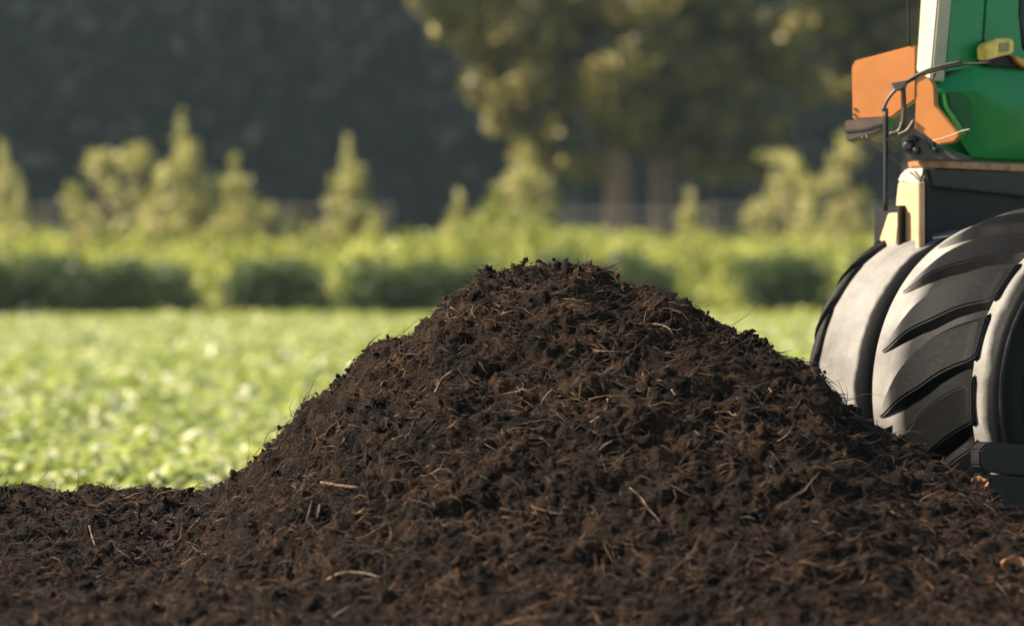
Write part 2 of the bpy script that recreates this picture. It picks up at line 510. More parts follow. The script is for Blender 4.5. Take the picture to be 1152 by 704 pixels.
def fibres(P, N, L, R, seg=4, stand=0.3, curl=0.7, side=3):
    """thin curling tubes lying on the surface"""
    n = len(P)
    # patches of strands lie in one matted direction
    fa = 3.2 * fbm(P[:, 0] * 3.5, P[:, 1] * 3.5, P[:, 2] * 3.5, 2) - 0.25
    t = rng.normal(size=(n, 3)) * 0.55 + np.stack([np.cos(fa), 0 * fa, np.sin(fa)], -1) * 1.1
    t -= N * (t * N).sum(1)[:, None]
    t += N * (rng.normal(size=n) * stand)[:, None]
    t /= np.linalg.norm(t, axis=1)[:, None]
    c = rng.normal(size=(n, 3)) * curl
    pts = [P.copy()]; d = t.copy()
    for s in range(seg):
        d = d + c / seg + rng.normal(size=(n, 3)) * 0.25 * curl - N * (0.10 * (s > 1))
        d /= np.linalg.norm(d, axis=1)[:, None]
        pts.append(pts[-1] + d * (L / seg)[:, None])
    pts = np.stack(pts, 1)
    T = np.gradient(pts, axis=1); T /= np.linalg.norm(T, axis=2)[..., None]
    up = rng.normal(size=(n, 1, 3)) + 0 * T
    a = np.cross(T, up); a /= np.linalg.norm(a, axis=2)[..., None] + 1e-9
    b = np.cross(T, a)
    prof = np.interp(np.linspace(0, 1, seg + 1), [0, 0.3, 1], [0.8, 1, 0.25])
    rr = R[:, None, None] * prof[None, :, None]
    V = np.stack([pts + rr * (a * math.cos(k * 2 * math.pi / side) + b * math.sin(k * 2 * math.pi / side)) for k in range(side)], 2)
    idx = np.arange(n * (seg + 1) * side).reshape(n, seg + 1, side)
    Fq = np.stack([idx[:, :-1], np.roll(idx[:, :-1], -1, 2), np.roll(idx[:, 1:], -1, 2), idx[:, 1:]], -1).reshape(-1, 4)
    return V.reshape(-1, 3), Fq


def fibre_set(n, l0, l1, r0, r1, stand, lift, curl=0.7, seg=4):
    P, N, h = pick(n)
    m = len(P)
    L = l0 + (l1 - l0) * rng.random(m) ** 2; R = r0 + (r1 - r0) * rng.random(m) ** 2
    P = P + N * lift
    return [fibres(P[s], N[s], L[s], R[s], seg, stand, curl) for s in (h, ~h)]


sets = [fibre_set(80000, 0.015, 0.07, 0.0008, 0.0026, 0.14, 0.004, 0.5),
        fibre_set(22000, 0.05, 0.20, 0.0010, 0.0030, 0.10, 0.010, 0.8, 6),
        fibre_set(3600, 0.04, 0.15, 0.0020, 0.0042, 0.12, 0.010, 0.6, 6)]
for k, par in enumerate((heap, bed)):
    vs, fs, b = [], [], 0
    for s in sets:
        vs.append(s[k][0]); fs.append(s[k][1] + b); b += len(s[k][0])
    o = link('root_fibres', np_mesh('root_fibres', np.concatenate(vs), np.concatenate(fs), M['fibre']), par)
    tag(o, kind='stuff')


# ragged crumbs along the skyline of the heap
def skyline():
    n = 5200
    px = rng.uniform(-20, 1110, n)
    x = np.interp(px, _px, _rx); y = np.interp(px, _px, RY) + rng.normal(0, 0.07, n)
    P, N, h = surf(x, y)
    sz = 0.004 + 0.016 * rng.random(n) ** 3
    c = perlin(px * 0.06, px * 0)
    k = rng.random(n) < np.clip(0.5 + 2 * c, 0.1, 1)
    P = P + np.stack([rng.normal(0, 0.01, n), rng.normal(0, 0.01, n), np.minimum(np.abs(rng.normal(0, 0.014, n)), 0.022) * np.clip(0.4 + 2.5 * perlin(px * 0.11, px * 0 + 3), .1, 1.5)], -1)
    return P[k], N[k], sz[k], h[k]
P, N, sz, h = skyline()
v, f = lumps(P, sz, 1, 0.6)
o = link('crumbs', np_mesh('crumbs', v, f, M['clod']), heap); tag(o, kind='stuff')
n = len(P)
v, f = fibres(P, np.tile([0, 0, 1.0], (n, 1)), 0.008 + 0.022 * rng.random(n) ** 2 * .8, 0.0010 + 0.0012 * rng.random(n), 4, 0.22, 1.0)
o = link('moss_strands', np_mesh('moss_strands', v, f, M['fibre']), heap); tag(o, kind='stuff')


# single sticks, chips and a leaf that the photo shows lying on the soil -------------
def ray_hit(px, py):
    ys = np.arange(8.4, 12.5, 0.004)
    xs = (px - 576) / FPX * ys; zs = CH - (py - HZ) / FPX * ys
    P, N, h = surf(xs, ys)
    k = np.argmax(P[:, 2] > zs)
    return Vector((xs[k], ys[k], zs[k])), Vector(N[k])


def stick(pxs, r, label, cat='twig', name='twig', mat='twig', group=None, lift=0.012):
    pts = []
    for (a, b) in pxs:
        p, nrm = ray_hit(a, b); pts.append(p + nrm * 0.5 * lift + Vector((0, -lift, lift * .6)))
    fine = []
    for i in range(len(pts) - 1):
        for t in (0, .33, .66): fine.append(pts[i].lerp(pts[i + 1], t))
    fine.append(pts[-1])
    fine = [fine[0]] + [(fine[i - 1] + fine[i] * 2 + fine[i + 1]) / 4 for i in range(1, len(fine) - 1)] + [fine[-1]]
    n = len(fine)
    r *= 0.72
    mb = MB(); mb.tube(fine, [r * (0.6 + 0.5 * math.sin(math.pi * (0.15 + 0.7 * i / (n - 1)))) * random.uniform(.85, 1.15) for i in range(n)], 6)
    base = fine[0].copy()
    me_o = mb.build(name, M[mat])
    me_o.data.transform(__import__('mathutils').Matrix.Translation(-base)); me_o.location = base
    tag(me_o, label, cat, group)


stick([(368, 655), (378, 649), (392, 646), (410, 647), (428, 652)], 0.0055, 'pale curved stick lying flat near the bottom of the heap, left of its middle')
stick([(368, 702), (380, 694), (393, 686)], 0.006, 'short pale stick poking out at the very bottom edge of the soil')
stick([(101, 594), (104, 606), (107, 616)], 0.005, 'short pale upright stick on the low soil bank at the left')
stick([(664, 478), (676, 470), (684, 459), (683, 451)], 0.0038, 'hooked orange brown stem in the middle of the heap face', mat='dry_leaf')
stick([(486, 451), (494, 436), (498, 428), (509, 420)], 0.0040, 'pale curved root lying down the upper left slope of the heap')
stick([(674, 509), (682, 502), (689, 499)], 0.0038, 'short pale splinter below the hooked orange stem')
stick([(708, 551), (722, 563), (728, 574), (740, 586), (745, 596)], 0.0032, 'thin long forked root trailing down the lower middle of the heap')
stick([(735, 367), (745, 369), (752, 372), (756, 378)], 0.0034, 'thin arched pale stem high on the right slope of the heap')
stick([(755, 441), (758, 446), (760, 448)], 0.0038, 'tiny white splinter right of centre on the heap')
stick([(385, 503), (392, 489), (396, 476)], 0.0036, 'thin tan root running up the left slope of the heap')
stick([(930, 604), (940, 601), (947, 606)], 0.0045, 'small pale curl of bark at the lower right of the heap')
stick([(346, 588), (350, 575), (352, 566)], 0.0075, 'upright splintered wood chip, the taller of the two on the left slope', 'wood chip', 'wood_chip', 'wood_chip')
stick([(358, 586), (360, 577), (361, 570)], 0.0075, 'stubby wood chip beside the taller upright one on the left slope', 'wood chip', 'wood_chip', 'wood_chip')
stick([(362, 545), (382, 549), (404, 551)], 0.0085, 'thick brown bark piece lying level above the two wood chips', 'bark', 'bark_piece', 'wood_chip')
stick([(210, 602), (220, 592), (226, 584)], 0.0045, 'slanting pale stick where the soil bank meets the heap')


def dry_leaf(px, py, s, label, rot):
    p, nrm = ray_hit(px, py)
    vs = []; fs = []
    n = 10
    for i in range(n + 1):
        t = i / n; wd = math.sin(math.pi * t) ** 0.8 * 0.36 * s + 0.002
        for j in (-1, 0, 1):
            vs.append(Vector(((t - .5) * s, -0.02 + 0.25 * s * math.sin(t * 3) - 0.03 * abs(j), j * wd * (1 + .15 * math.sin(i * 2.1)))))
    for i in range(n):
        for j in range(2):
            a = i * 3 + j; fs.append((a, a + 1, a + 4, a + 3))
    from mathutils import Matrix
    R = Matrix.Rotation(rot, 3, 'Y')
    mb = MB(); mb.add([R @ v for v in vs], fs, True)
    o = mb.build('dry_leaf', M['dry_leaf'])
    o.location = p + Vector((0, -0.01, 0.008))
    md = o.modifiers.new('s', 'SOLIDIFY'); md.thickness = 0.002
    tag(o, label, 'leaf')


dry_leaf(1139, 638, 0.11, 'curled orange brown dry leaf at the lower right of the soil', 0.3)
dry_leaf(1098, 546, 0.09, 'crumpled rusty dry leaf where the heap touches the tyre', -0.3)


# ------------------------------------------------------------------ crop field
def blades(P, size, nrm_up=0.6, aspect=0.55):
    """folded leaf of two quads, centre P"""
    n = len(P)
    a = rng.uniform(0, 2 * math.pi, n)
    tilt = rng.normal(0.35, 0.45, n)
    d = np.stack([np.cos(a) * np.cos(tilt), np.sin(a) * np.cos(tilt), np.sin(tilt)], -1)
    s = np.stack([-np.sin(a), np.cos(a), rng.normal(0, 0.35, n)], -1); s /= np.linalg.norm(s, axis=1)[:, None]
    u = np.cross(d, s)
    z = size[:, None]
    base = P - d * z * 0.5; tip = P + d * z * 0.5 - u * z * 0.12
    l = P + s * z * aspect * 0.5 + u * z * 0.10; r = P - s * z * aspect * 0.5 + u * z * 0.10
    mid = P
    V = np.stack([base, l, tip, mid, r], 1).reshape(-1, 3)
    i = np.arange(n) * 5
    F = np.concatenate([np.stack([i, i + 1, i + 2, i + 3], 1), np.stack([i, i + 3, i + 2, i + 4], 1)])
    return V, F


def crop():
    out_v, out_f, b = [], [], 0
    for (y0, y1, n, s0, s1) in ((14.0, 19, 11000, 0.09, 0.22), (19, 27, 14000, 0.10, 0.26), (27, 45, 20000, 0.14, 0.30), (45, 66, 24000, 0.14, 0.24)):
        y = np.sqrt(rng.uniform(y0 ** 2, y1 ** 2, n))
        x = rng.uniform(-0.26, 0.26, n) * y * 1.05
        c = fbm(x * 0.9, y * 0.9, oct=3)
        h = 0.05 + 0.20 * rng.random(n) + 0.14 * c
        h = h * np.interp(y, [22, 50], [1, .3])
        keep = (rng.random(n) < 0.75 + c)
        keep &= ~((x > 1.1) & (y < 14.4))
        x, y, h = x[keep], y[keep], h[keep]
        P = np.stack([x, y, ground_z(y) + np.maximum(h, 0.02)], -1)
        v, f = blades(P, rng.uniform(s0, s1, len(x)))
        out_v.append(v); out_f.append(f + b); b += len(v)
    return np.concatenate(out_v), np.concatenate(out_f)


v, f = crop()
o = link('crop_leaves', np_mesh('crop_leaves', v, f, M['crop']))
tag(o, 'low leafy light green crop covering the field', 'crop', None, 'stuff')

# thin grass wisps on the bank
mb = MB()
for (px, py, h) in ((240, 553, 26), (243, 556, 20), (92, 556, 20), (98, 554, 12), (160, 556, 10), (236, 560, 14)):
    Yw = 11.2
    p = at(px, py + 6, Yw); q = at(px + random.uniform(-4, 5), py - h, Yw)
    mb.tube([p, p.lerp(q, .5) + Vector((random.uniform(-.006, .006), 0, 0)), q], [0.0014, 0.001, 0.0004], 4)
o = mb.build('grass', M['hedge_leaf'])
tag(o, 'few thin grass wisps sprouting on the low soil bank', 'grass', None, 'stuff')


# ------------------------------------------------------------------ vegetation
def leaf_quads(P, size, N=None, bias=0.5):
    n = len(P)
    nr = rng.normal(size=(n, 3))
    nr /= np.linalg.norm(nr, axis=1)[:, None]
    if N is not None: nr = nr * (1 - bias) + N * bias
    nr /= np.linalg.norm(nr, axis=1)[:, None] + 1e-9
    t = np.cross(nr, rng.normal(size=(n, 3))); t /= np.linalg.norm(t, axis=1)[:, None] + 1e-9
    b = np.cross(nr, t)
    s = size[:, None]
    V = np.stack([P - t * s * .6, P - b * s * .32, P + t * s * .6, P + b * s * .32], 1).reshape(-1, 3)
    i = np.arange(n) * 4
    return V, np.stack([i, i + 1, i + 2, i + 3], 1)


def ellipsoids(blobs, per_m2, fill=0.35):
    Ps, Ns = [], []
    for (c, r) in blobs:
        c = np.array(c); r = np.array(r if hasattr(r, '__len__') else (r, r, r))
        n = int(per_m2 * 4 * math.pi * (r.mean() ** 2)) + 4
        d = rng.normal(size=(n, 3)); d /= np.linalg.norm(d, axis=1)[:, None]
        k = np.where(rng.random(n) < fill, rng.random(n) ** 0.5, rng.normal(1, 0.10, n))
        nz_ = 1 + 0.35 * perlin(d[:, 0] * 2.3 + c[0], d[:, 1] * 2.3 + c[1], d[:, 2] * 2.3 + c[2])
        Ps.append(c + d * r * (k * nz_)[:, None]); Ns.append(d)
    return np.concatenate(Ps), np.concatenate(Ns)


def crown_obj(name, blobs, per_m2, s, mat, parent, fill=0.35):
    P, N = ellipsoids(blobs, per_m2, fill)
    v, f = leaf_quads(P, s * rng.uniform(0.6, 1.4, len(P)), N, 0.45)
    off = np.array(PW.get(parent.name, Vector((0, 0, 0)))) if parent is not None else np.zeros(3)
    return link(name, np_mesh(name, v - off, f, mat, smooth=False), parent)


def small_tree(px, py_top, Y, wpx, label, kind='cone', mat='young_leaf', group='young trees before the dark wood'):
    z0 = float(ground_z(Y)); x = (px - 576) / FPX * Y
    top = CH - (py_top - HZ) / FPX * Y
    H = top - z0; W = wpx * (1.45 if kind == 'cone' else 1.15) / FPX * Y / 2
    root = empty('young_tree', (x, Y, z0)); PW[root.name] = Vector((x, Y, z0))
    tag(root, label, 'tree', group)
    blobs = []
    if kind == 'cone':
        m = 12
        for i in range(m):
            t = (i + .5) / m
            rr = W * (1 - t) ** 0.75 * (1.0 if t > 0.12 else 0.75) * random.uniform(.6, 1.25)
            nb = 4 if t < .75 else 1
            for j in range(nb):
                a = random.uniform(0, 6.28)
                blobs.append(((x + math.cos(a) * rr * random.uniform(.3, .8) * (nb > 1), Y + math.sin(a) * rr * .6 * (nb > 1), z0 + H * (0.1 + .87 * t)), (max(rr * .6, .14), max(rr * .6, .14), H / m * .95)))
    else:
        for i in range(18):
            t = random.random(); a = random.uniform(0, 6.28)
            rr = W * math.sqrt(max(0.05, 1 - (1.7 * t - .5) ** 2)) * random.uniform(.2, .95)
            blobs.append(((x + math.cos(a) * rr, Y + math.sin(a) * rr, z0 + H * (0.14 + .80 * t)), (W * random.uniform(.16, .36), W * .3, W * random.uniform(.22, .5) * (1.1 - .5 * t))))
    crown_obj('crown', blobs, 34, 0.17, M[mat], root)
    mb = MB(); mb.tube([(x, Y, z0 - .1), (x + .03, Y, z0 + H * .4), (x, Y, z0 + H * .85)], [0.09, 0.06, 0.02], 6)
    mb.build('trunk', M['bark'], root)


for args in (
    (3, 158, 84, 44, 'narrow young tree cut by the left edge of the picture'),
    (22, 208, 80, 40, 'short bushy conifer just right of the tree at the left edge'),
    (112, 150, 84, 62, 'broad yellowish young tree, left one of the close pair', 'round'),
    (152, 138, 86, 62, 'broad yellowish young tree, right one of the close pair', 'round'),
    (204, 124, 86, 62, 'tallest pointed young conifer right of the yellowish pair'),
    (238, 190, 88, 60, 'dark green rounded bush tree tucked behind the tallest pointed conifer', 'round', 'hedge_leaf'),
    (264, 172, 84, 50, 'slim pointed conifer right of the tallest one'),
    (302, 226, 86, 60, 'low olive bush tree sloping off to the right of the conifers', 'round'),
    (84, 205, 83, 50, 'low loose bush tree at the left foot of the yellowish pair', 'round'),
    (180, 196, 83, 50, 'rounded bush tree between the yellowish pair and the tallest conifer', 'round'),
    (338, 240, 84, 44, 'low faint bush tree between the olive bush and the lone conifer', 'round'),
    (391, 154, 84, 50, 'lone slim conifer standing alone against the dark wood'),
    (422, 238, 82, 40, 'stubby shrub tree right of the lone conifer', 'round', 'young_leaf'),
    (518, 214, 86, 36, 'small faint conifer in front of the dark gap beside the large tree'),
    (590, 160, 82, 84, 'bright broad conifer under the left side of the large tree'),
    (560, 222, 80, 70, 'low bright bush tree at the left foot of the broad conifer', 'round', 'shrub_leaf'),
    (775, 210, 82, 34, 'small pale pointed conifer right of the two trunks'),
    (880, 150, 84, 86, 'broad pale yellow young tree near the tractor', 'round'),
    (950, 150, 86, 70, 'olive young tree just left of the tractor', 'round'),
    (1075, 150, 88, 90, 'olive young tree hidden behind the tractor', 'round'),
):
    if args[0] < 1060: small_tree(*args)


# hedges in front (shade of their faces put into darker leaves) and lit shrubs behind
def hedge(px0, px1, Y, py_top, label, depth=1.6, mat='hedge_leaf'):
    x0, x1 = (px0 - 576) / FPX * Y, (px1 - 576) / FPX * Y
    z0 = float(ground_z(Y)); top = CH - (py_top - HZ) / FPX * Y
    root = empty('hedge', ((x0 + x1) / 2, Y, z0)); PW[root.name] = Vector(((x0 + x1) / 2, Y, z0))
    tag(root, label, 'hedge', 'hedge blocks along the far edge of the field')
    H = top - z0
    n = int((x1 - x0) / 0.33) + 1
    blobs = []
    for i in range(n):
        hv = random.uniform(.78, 1.12)
        for k in range(3):
            for q in range(2):
                blobs.append(((x0 + .3 + (x1 - x0 - .6) * i / max(1, n - 1) + random.uniform(-.15, .15), Y + depth * q / 2 + random.uniform(-.1, .1), z0 + H * hv * (.18 + .32 * k) + random.uniform(-.08, .08)), (random.uniform(.3, .5), .45, H * .24)))
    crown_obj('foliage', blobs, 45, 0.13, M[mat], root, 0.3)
    for i in range(max(2, n // 3)):
        xx = x0 + .3 + (x1 - x0 - .6) * i / max(1, n // 3 - 1 if n // 3 > 1 else 1)
        mb = MB(); mb.tube([(xx, Y + .5, z0 - .05), (xx + .05, Y + .5, z0 + H * .7)], [.04, .02], 5)
        mb.build('stem', M['bark'], root)


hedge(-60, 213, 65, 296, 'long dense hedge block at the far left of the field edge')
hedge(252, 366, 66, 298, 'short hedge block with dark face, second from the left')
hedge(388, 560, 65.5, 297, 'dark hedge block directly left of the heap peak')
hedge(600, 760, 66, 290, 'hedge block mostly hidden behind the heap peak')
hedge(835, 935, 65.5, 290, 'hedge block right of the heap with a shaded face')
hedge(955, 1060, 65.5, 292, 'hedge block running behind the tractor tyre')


def shrub(px, Y, wpx, py_top, label, mat):
    x = (px - 576) / FPX * Y; z0 = float(ground_z(Y))
    H = max(.5, CH - (py_top - HZ) / FPX * Y - z0); W = wpx / FPX * Y / 2
    P0 = (x, Y, z0)
    blobs = [((x + random.uniform(-.7, .7) * W, Y + random.uniform(-.6, .6) * W, z0 + H * random.uniform(.25, .85)), (W * random.uniform(.3, .5), W * .4, H * random.uniform(.14, .3))) for _ in range(9)]
    blobs += [((x, Y, z0 + H * .4), (W * .6, W * .5, H * .4))]
    P, N = ellipsoids(blobs, 40)
    v, f = leaf_quads(P, 0.14 * rng.uniform(.6, 1.4, len(P)), N, .4)
    o = link('shrub', np_mesh('shrub', v - np.array(P0), f, M[mat], smooth=False))
    o.location = P0
    tag(o, label, 'shrub', 'sunlit shrubs behind the hedge')


# sunlit rough growth covering the bank behind the hedge: one mass
n = 72000
yb = rng.uniform(64, 91, n); xb = rng.uniform(-0.25, 0.25, n) * yb
hb = (0.4 + 0.9 * rng.random(n) ** 1.5 + 2.0 * fbm(xb * .45, yb * .45, oct=3)) * np.interp(yb, [64, 65.6, 66.8, 78, 91], [.08, .18, .9, .9, .5])
P = np.stack([xb, yb, ground_z(yb) + np.maximum(hb * rng.random(n) ** .5, 0.03)], -1)
v, f = leaf_quads(P, rng.uniform(.12, .26, n))
o = link('undergrowth', np_mesh('undergrowth', v, f, M['shrub_leaf'], smooth=False))
tag(o, 'bright yellow green rough growth on the bank behind the hedges', 'undergrowth', None, 'stuff')
for args in (
    (232, 71, 34, 290, 'upright sunlit shrub filling the gap after the long left hedge', 'shrub_leaf'),
    (378, 71, 30, 285, 'sunlit shrub in the gap left of the hedge beside the heap', 'shrub_leaf'),
    (335, 76, 30, 262, 'small pale shrub above the second hedge block', 'shrub_leaf'),
    (300, 78, 28, 266, 'small pointed pale shrub above the second hedge block, left one', 'shrub_leaf'),
    (470, 76, 60, 262, 'low pale shrub above the hedge left of the heap', 'shrub_leaf'),
    (640, 74, 60, 258, 'bright shrub directly behind the heap peak', 'shrub_leaf'),
    (700, 74, 60, 265, 'bright shrub behind the right shoulder of the heap peak', 'shrub_leaf'),
    (770, 71, 80, 262, 'large lime green shrub between the two right hedges', 'shrub_leaf'),
    (820, 72, 44, 268, 'lime shrub touching the hedge right of the heap', 'shrub_leaf'),
    (905, 73, 60, 262, 'rounded lime shrub above the right hedge', 'shrub_leaf'),
    (60, 74, 70, 268, 'broad low lime shrub above the far left hedge block', 'shrub_leaf'),
    (150, 73, 60, 262, 'bright shrub rising above the middle of the far left hedge', 'shrub_leaf'),
    (425, 73, 50, 258, 'pale shrub standing over the left end of the third hedge block', 'shrub_leaf'),
    (530, 74, 80, 248, 'tall lime shrub at the left shoulder of the heap peak', 'shrub_leaf'),
    (605, 75, 60, 240, 'tallest lime shrub, below the broad bright conifer', 'shrub_leaf'),
    (965, 72, 50, 262, 'lime shrub beside the tractor tyre', 'shrub_leaf'),
): shrub(*args)


# fence behind the rough growth: runs of two rails on posts
def fence(pxa, pxb, Y, label):
    z0 = float(ground_z(Y)); xa, xb_ = (pxa - 576) / FPX * Y, (pxb - 576) / FPX * Y
    root = empty('fence', ((xa + xb_) / 2, Y, z0)); PW[root.name] = Vector(((xa + xb_) / 2, Y, z0))
    tag(root, label, 'fence', 'wooden fences below the dark wood')
    n = max(2, int((xb_ - xa) / 1.7) + 1)
    for i in range(n):
        x = xa + (xb_ - xa) * i / (n - 1)
        mb = MB(); mb.hexa([(x - .06, Y - .06, z0 - .2), (x + .06, Y - .06, z0 - .2), (x + .06, Y + .06, z0 - .2), (x - .06, Y + .06, z0 - .2),
                            (x - .06, Y - .06, z0 + 1.75), (x + .06, Y - .06, z0 + 1.75), (x + .06, Y + .06, z0 + 1.75), (x - .06, Y + .06, z0 + 1.75)])
        mb.build('post', M['fence_wood'], root)
    for zz in (.6, 1.1, 1.6):
        mb = MB(); a, b, y = z0 + zz - .05, z0 + zz + .05, Y - .09
        mb.hexa([(xa, y - .02, a), (xb_, y - .02, a), (xb_, y + .02, a), (xa, y + .02, a), (xa, y - .02, b), (xb_, y - .02, b), (xb_, y + .02, b), (xa, y + .02, b)])
        mb.build('rail', M['fence_wood'], root)


fence(-60, 440, 91, 'long grey brown wooden fence behind the young conifers at the left')
fence(630, 790, 89, 'short weathered fence in front of the two tree trunks')
fence(800, 1120, 91, 'wooden fence between the trunks and the tractor')


# large trees
def big_tree(px, Y, trunk_r, blobs_px, label, name='broadleaf_tree', dens=34):
    z0 = float(ground_z(Y)); x = (px - 576) / FPX * Y
    root = empty(name, (x, Y, z0)); PW[root.name] = Vector((x, Y, z0))
    tag(root, label, 'tree', 'large old trees at the edge of the wood')
    blobs = []
    for (bx, by, r) in blobs_px:
        c = at(bx, by, Y); R = r / FPX * Y
        for _ in range(10):
            d = Vector([random.gauss(0, 1) for _ in range(3)]).normalized() * R * random.uniform(.35, .95)
            blobs.append((tuple(c + d + Vector((0, random.uniform(-1, 1) * R * .5, 0))), (R * random.uniform(.30, .5),) * 2 + (R * random.uniform(.22, .36),)))
    crown_obj('crown', blobs, dens, 0.32, M['tree_leaf'], root, 0.3)
    mb = MB()
    th = CH - (120 - HZ) / FPX * Y
    mb.tube([(x, Y, z0 - .2), (x + .05, Y, z0 + .4), (x, Y, (z0 + th) / 2), (x - .1, Y, th + 1), (x - .2, Y, th + 5)],
            [trunk_r * 1.5, trunk_r * 1.1, trunk_r, trunk_r * .8, trunk_r * .3], 10)
    for (bx, by, r) in blobs_px[::2]:
        c = at(bx, by, Y); s = Vector((x - .05, Y, th - .2 + random.random() * 2))
        mb.tube([s, s.lerp(c, .5) + Vector((0, 0, .3)), c], [trunk_r * .4, trunk_r * .25, trunk_r * .08], 6)
    mb.build('trunk', M['bark'], root)


big_tree(695, 93, 0.50, [(480, -30, 60), (560, -60, 80), (520, 30, 46), (575, 60, 60), (560, 110, 34), (610, 120, 50), (640, 30, 75), (660, -60, 90), (620, 165, 34), (700, 60, 80), (560, 20, 50), (690, 120, 55), (650, 180, 30), (710, 140, 36), (590, 175, 26)],
         'wide spreading old tree with olive crown, left of the two trunks')
big_tree(746, 95, 0.50, [(740, -60, 90), (760, 40, 85), (800, 100, 60), (750, 125, 50), (840, 30, 80), (850, 140, 46), (830, -70, 80), (890, 90, 40), (800, 175, 30), (745, 145, 34), (770, 160, 30), (840, 180, 28)],
         'dark old tree whose trunk stands right of the other')
big_tree(1034, 99, 0.45, [(920, 20, 46), (960, -30, 70), (1000, 50, 60), (960, 90, 45), (1040, 0, 80), (1040, 100, 70), (1110, -20, 80), (930, -60, 50)],
         'olive tree whose crown hangs behind the orange panel of the tractor')


# far dark wood on the hillside: one mass
def forest():
    Ps, Ss = [], []
    n = 420
    for i in range(n):
        y = 150 + 90 * (i / n) + random.uniform(-4, 4)
        x = random.uniform(-0.30, 0.30) * y
        z = float(ground_z(y)) - 0.5
        H = random.uniform(17, 30) + (6 if y > 190 else 0); W = H * random.uniform(.14, .2)
        m = 230
        t = rng.random(m) ** 0.8
        a = rng.uniform(0, 6.28, m); lay = 0.75 + 0.25 * np.sin(t * 40 + i)
        r = W * (1 - t) * lay * rng.uniform(.55, 1.05, m) + .15
        Ps.append(np.stack([x + np.cos(a) * r, y + np.sin(a) * r, z + 1 + t * H], -1)); Ss.append(1.5 * (1 - .5 * t))
    P = np.concatenate(Ps); S = np.concatenate(Ss)
    return leaf_quads(P, S)
v, f = forest()
o = link('forest', np_mesh('forest', v, f, M['forest_leaf'], smooth=False))
tag(o, 'far off dark blue grey conifer wood filling the background', 'forest', None, 'stuff')


# ------------------------------------------------------------------ tractor
TH = math.radians(59)
AX = Vector((math.cos(TH), -math.sin(TH), 0))       # along the axle, outwards to the camera
FW = Vector((-math.sin(TH), -math.cos(TH), 0))      # the way the machine points
UP = Vector((0, 0, 1))
R0 = 0.86
Bn = Vector(((1257 - 576) / FPX * 11.075, 11.075, 0.76))
tr = empty('tractor', (2.9, 12.6, 0)); PW[tr.name] = Vector((2.9, 12.6, 0))
tag(tr, 'green and orange tractor with huge dusty tyres, cut by the right edge', 'tractor')


def dust_shade_mat(stops=((0.21, 0), (0.32, 1), (0.69, 1), (0.71, .15), (0.77, .05), (0.80, 1)), off=0.80, spec=0.10):  # dusty rubber with sunlit and shaded bands painted across the tread
    m = noise_mat('dust_shade_rubber', [(0.10, 0.093, 0.088), (0.16, 0.151, 0.142), (0.215, 0.203, 0.19)], scale=4, rough=0.6, bump=0.15, bscale=30, spec=spec)
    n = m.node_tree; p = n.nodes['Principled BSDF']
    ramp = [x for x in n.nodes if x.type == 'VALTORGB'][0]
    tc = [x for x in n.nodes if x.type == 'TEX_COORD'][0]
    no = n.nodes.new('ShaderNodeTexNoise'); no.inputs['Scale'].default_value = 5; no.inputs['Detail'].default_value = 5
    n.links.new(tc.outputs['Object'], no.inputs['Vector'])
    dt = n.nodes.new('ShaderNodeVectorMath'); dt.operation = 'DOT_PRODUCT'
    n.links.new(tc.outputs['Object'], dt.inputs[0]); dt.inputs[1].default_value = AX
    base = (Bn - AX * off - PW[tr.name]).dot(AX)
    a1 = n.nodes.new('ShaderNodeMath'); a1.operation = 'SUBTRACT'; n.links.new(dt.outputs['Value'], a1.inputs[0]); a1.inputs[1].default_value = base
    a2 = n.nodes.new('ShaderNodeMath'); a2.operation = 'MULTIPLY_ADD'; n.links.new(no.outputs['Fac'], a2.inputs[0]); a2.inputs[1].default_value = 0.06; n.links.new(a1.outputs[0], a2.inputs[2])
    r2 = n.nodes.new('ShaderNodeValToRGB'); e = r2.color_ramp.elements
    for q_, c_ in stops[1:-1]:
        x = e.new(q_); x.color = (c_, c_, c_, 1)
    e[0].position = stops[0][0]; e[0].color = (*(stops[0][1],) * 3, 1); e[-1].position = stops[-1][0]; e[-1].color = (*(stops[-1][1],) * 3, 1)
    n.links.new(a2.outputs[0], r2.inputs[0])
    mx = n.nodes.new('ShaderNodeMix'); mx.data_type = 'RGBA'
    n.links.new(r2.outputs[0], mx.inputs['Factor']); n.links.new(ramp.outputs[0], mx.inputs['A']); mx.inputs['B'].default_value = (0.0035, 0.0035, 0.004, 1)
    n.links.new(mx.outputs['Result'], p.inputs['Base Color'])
    return m


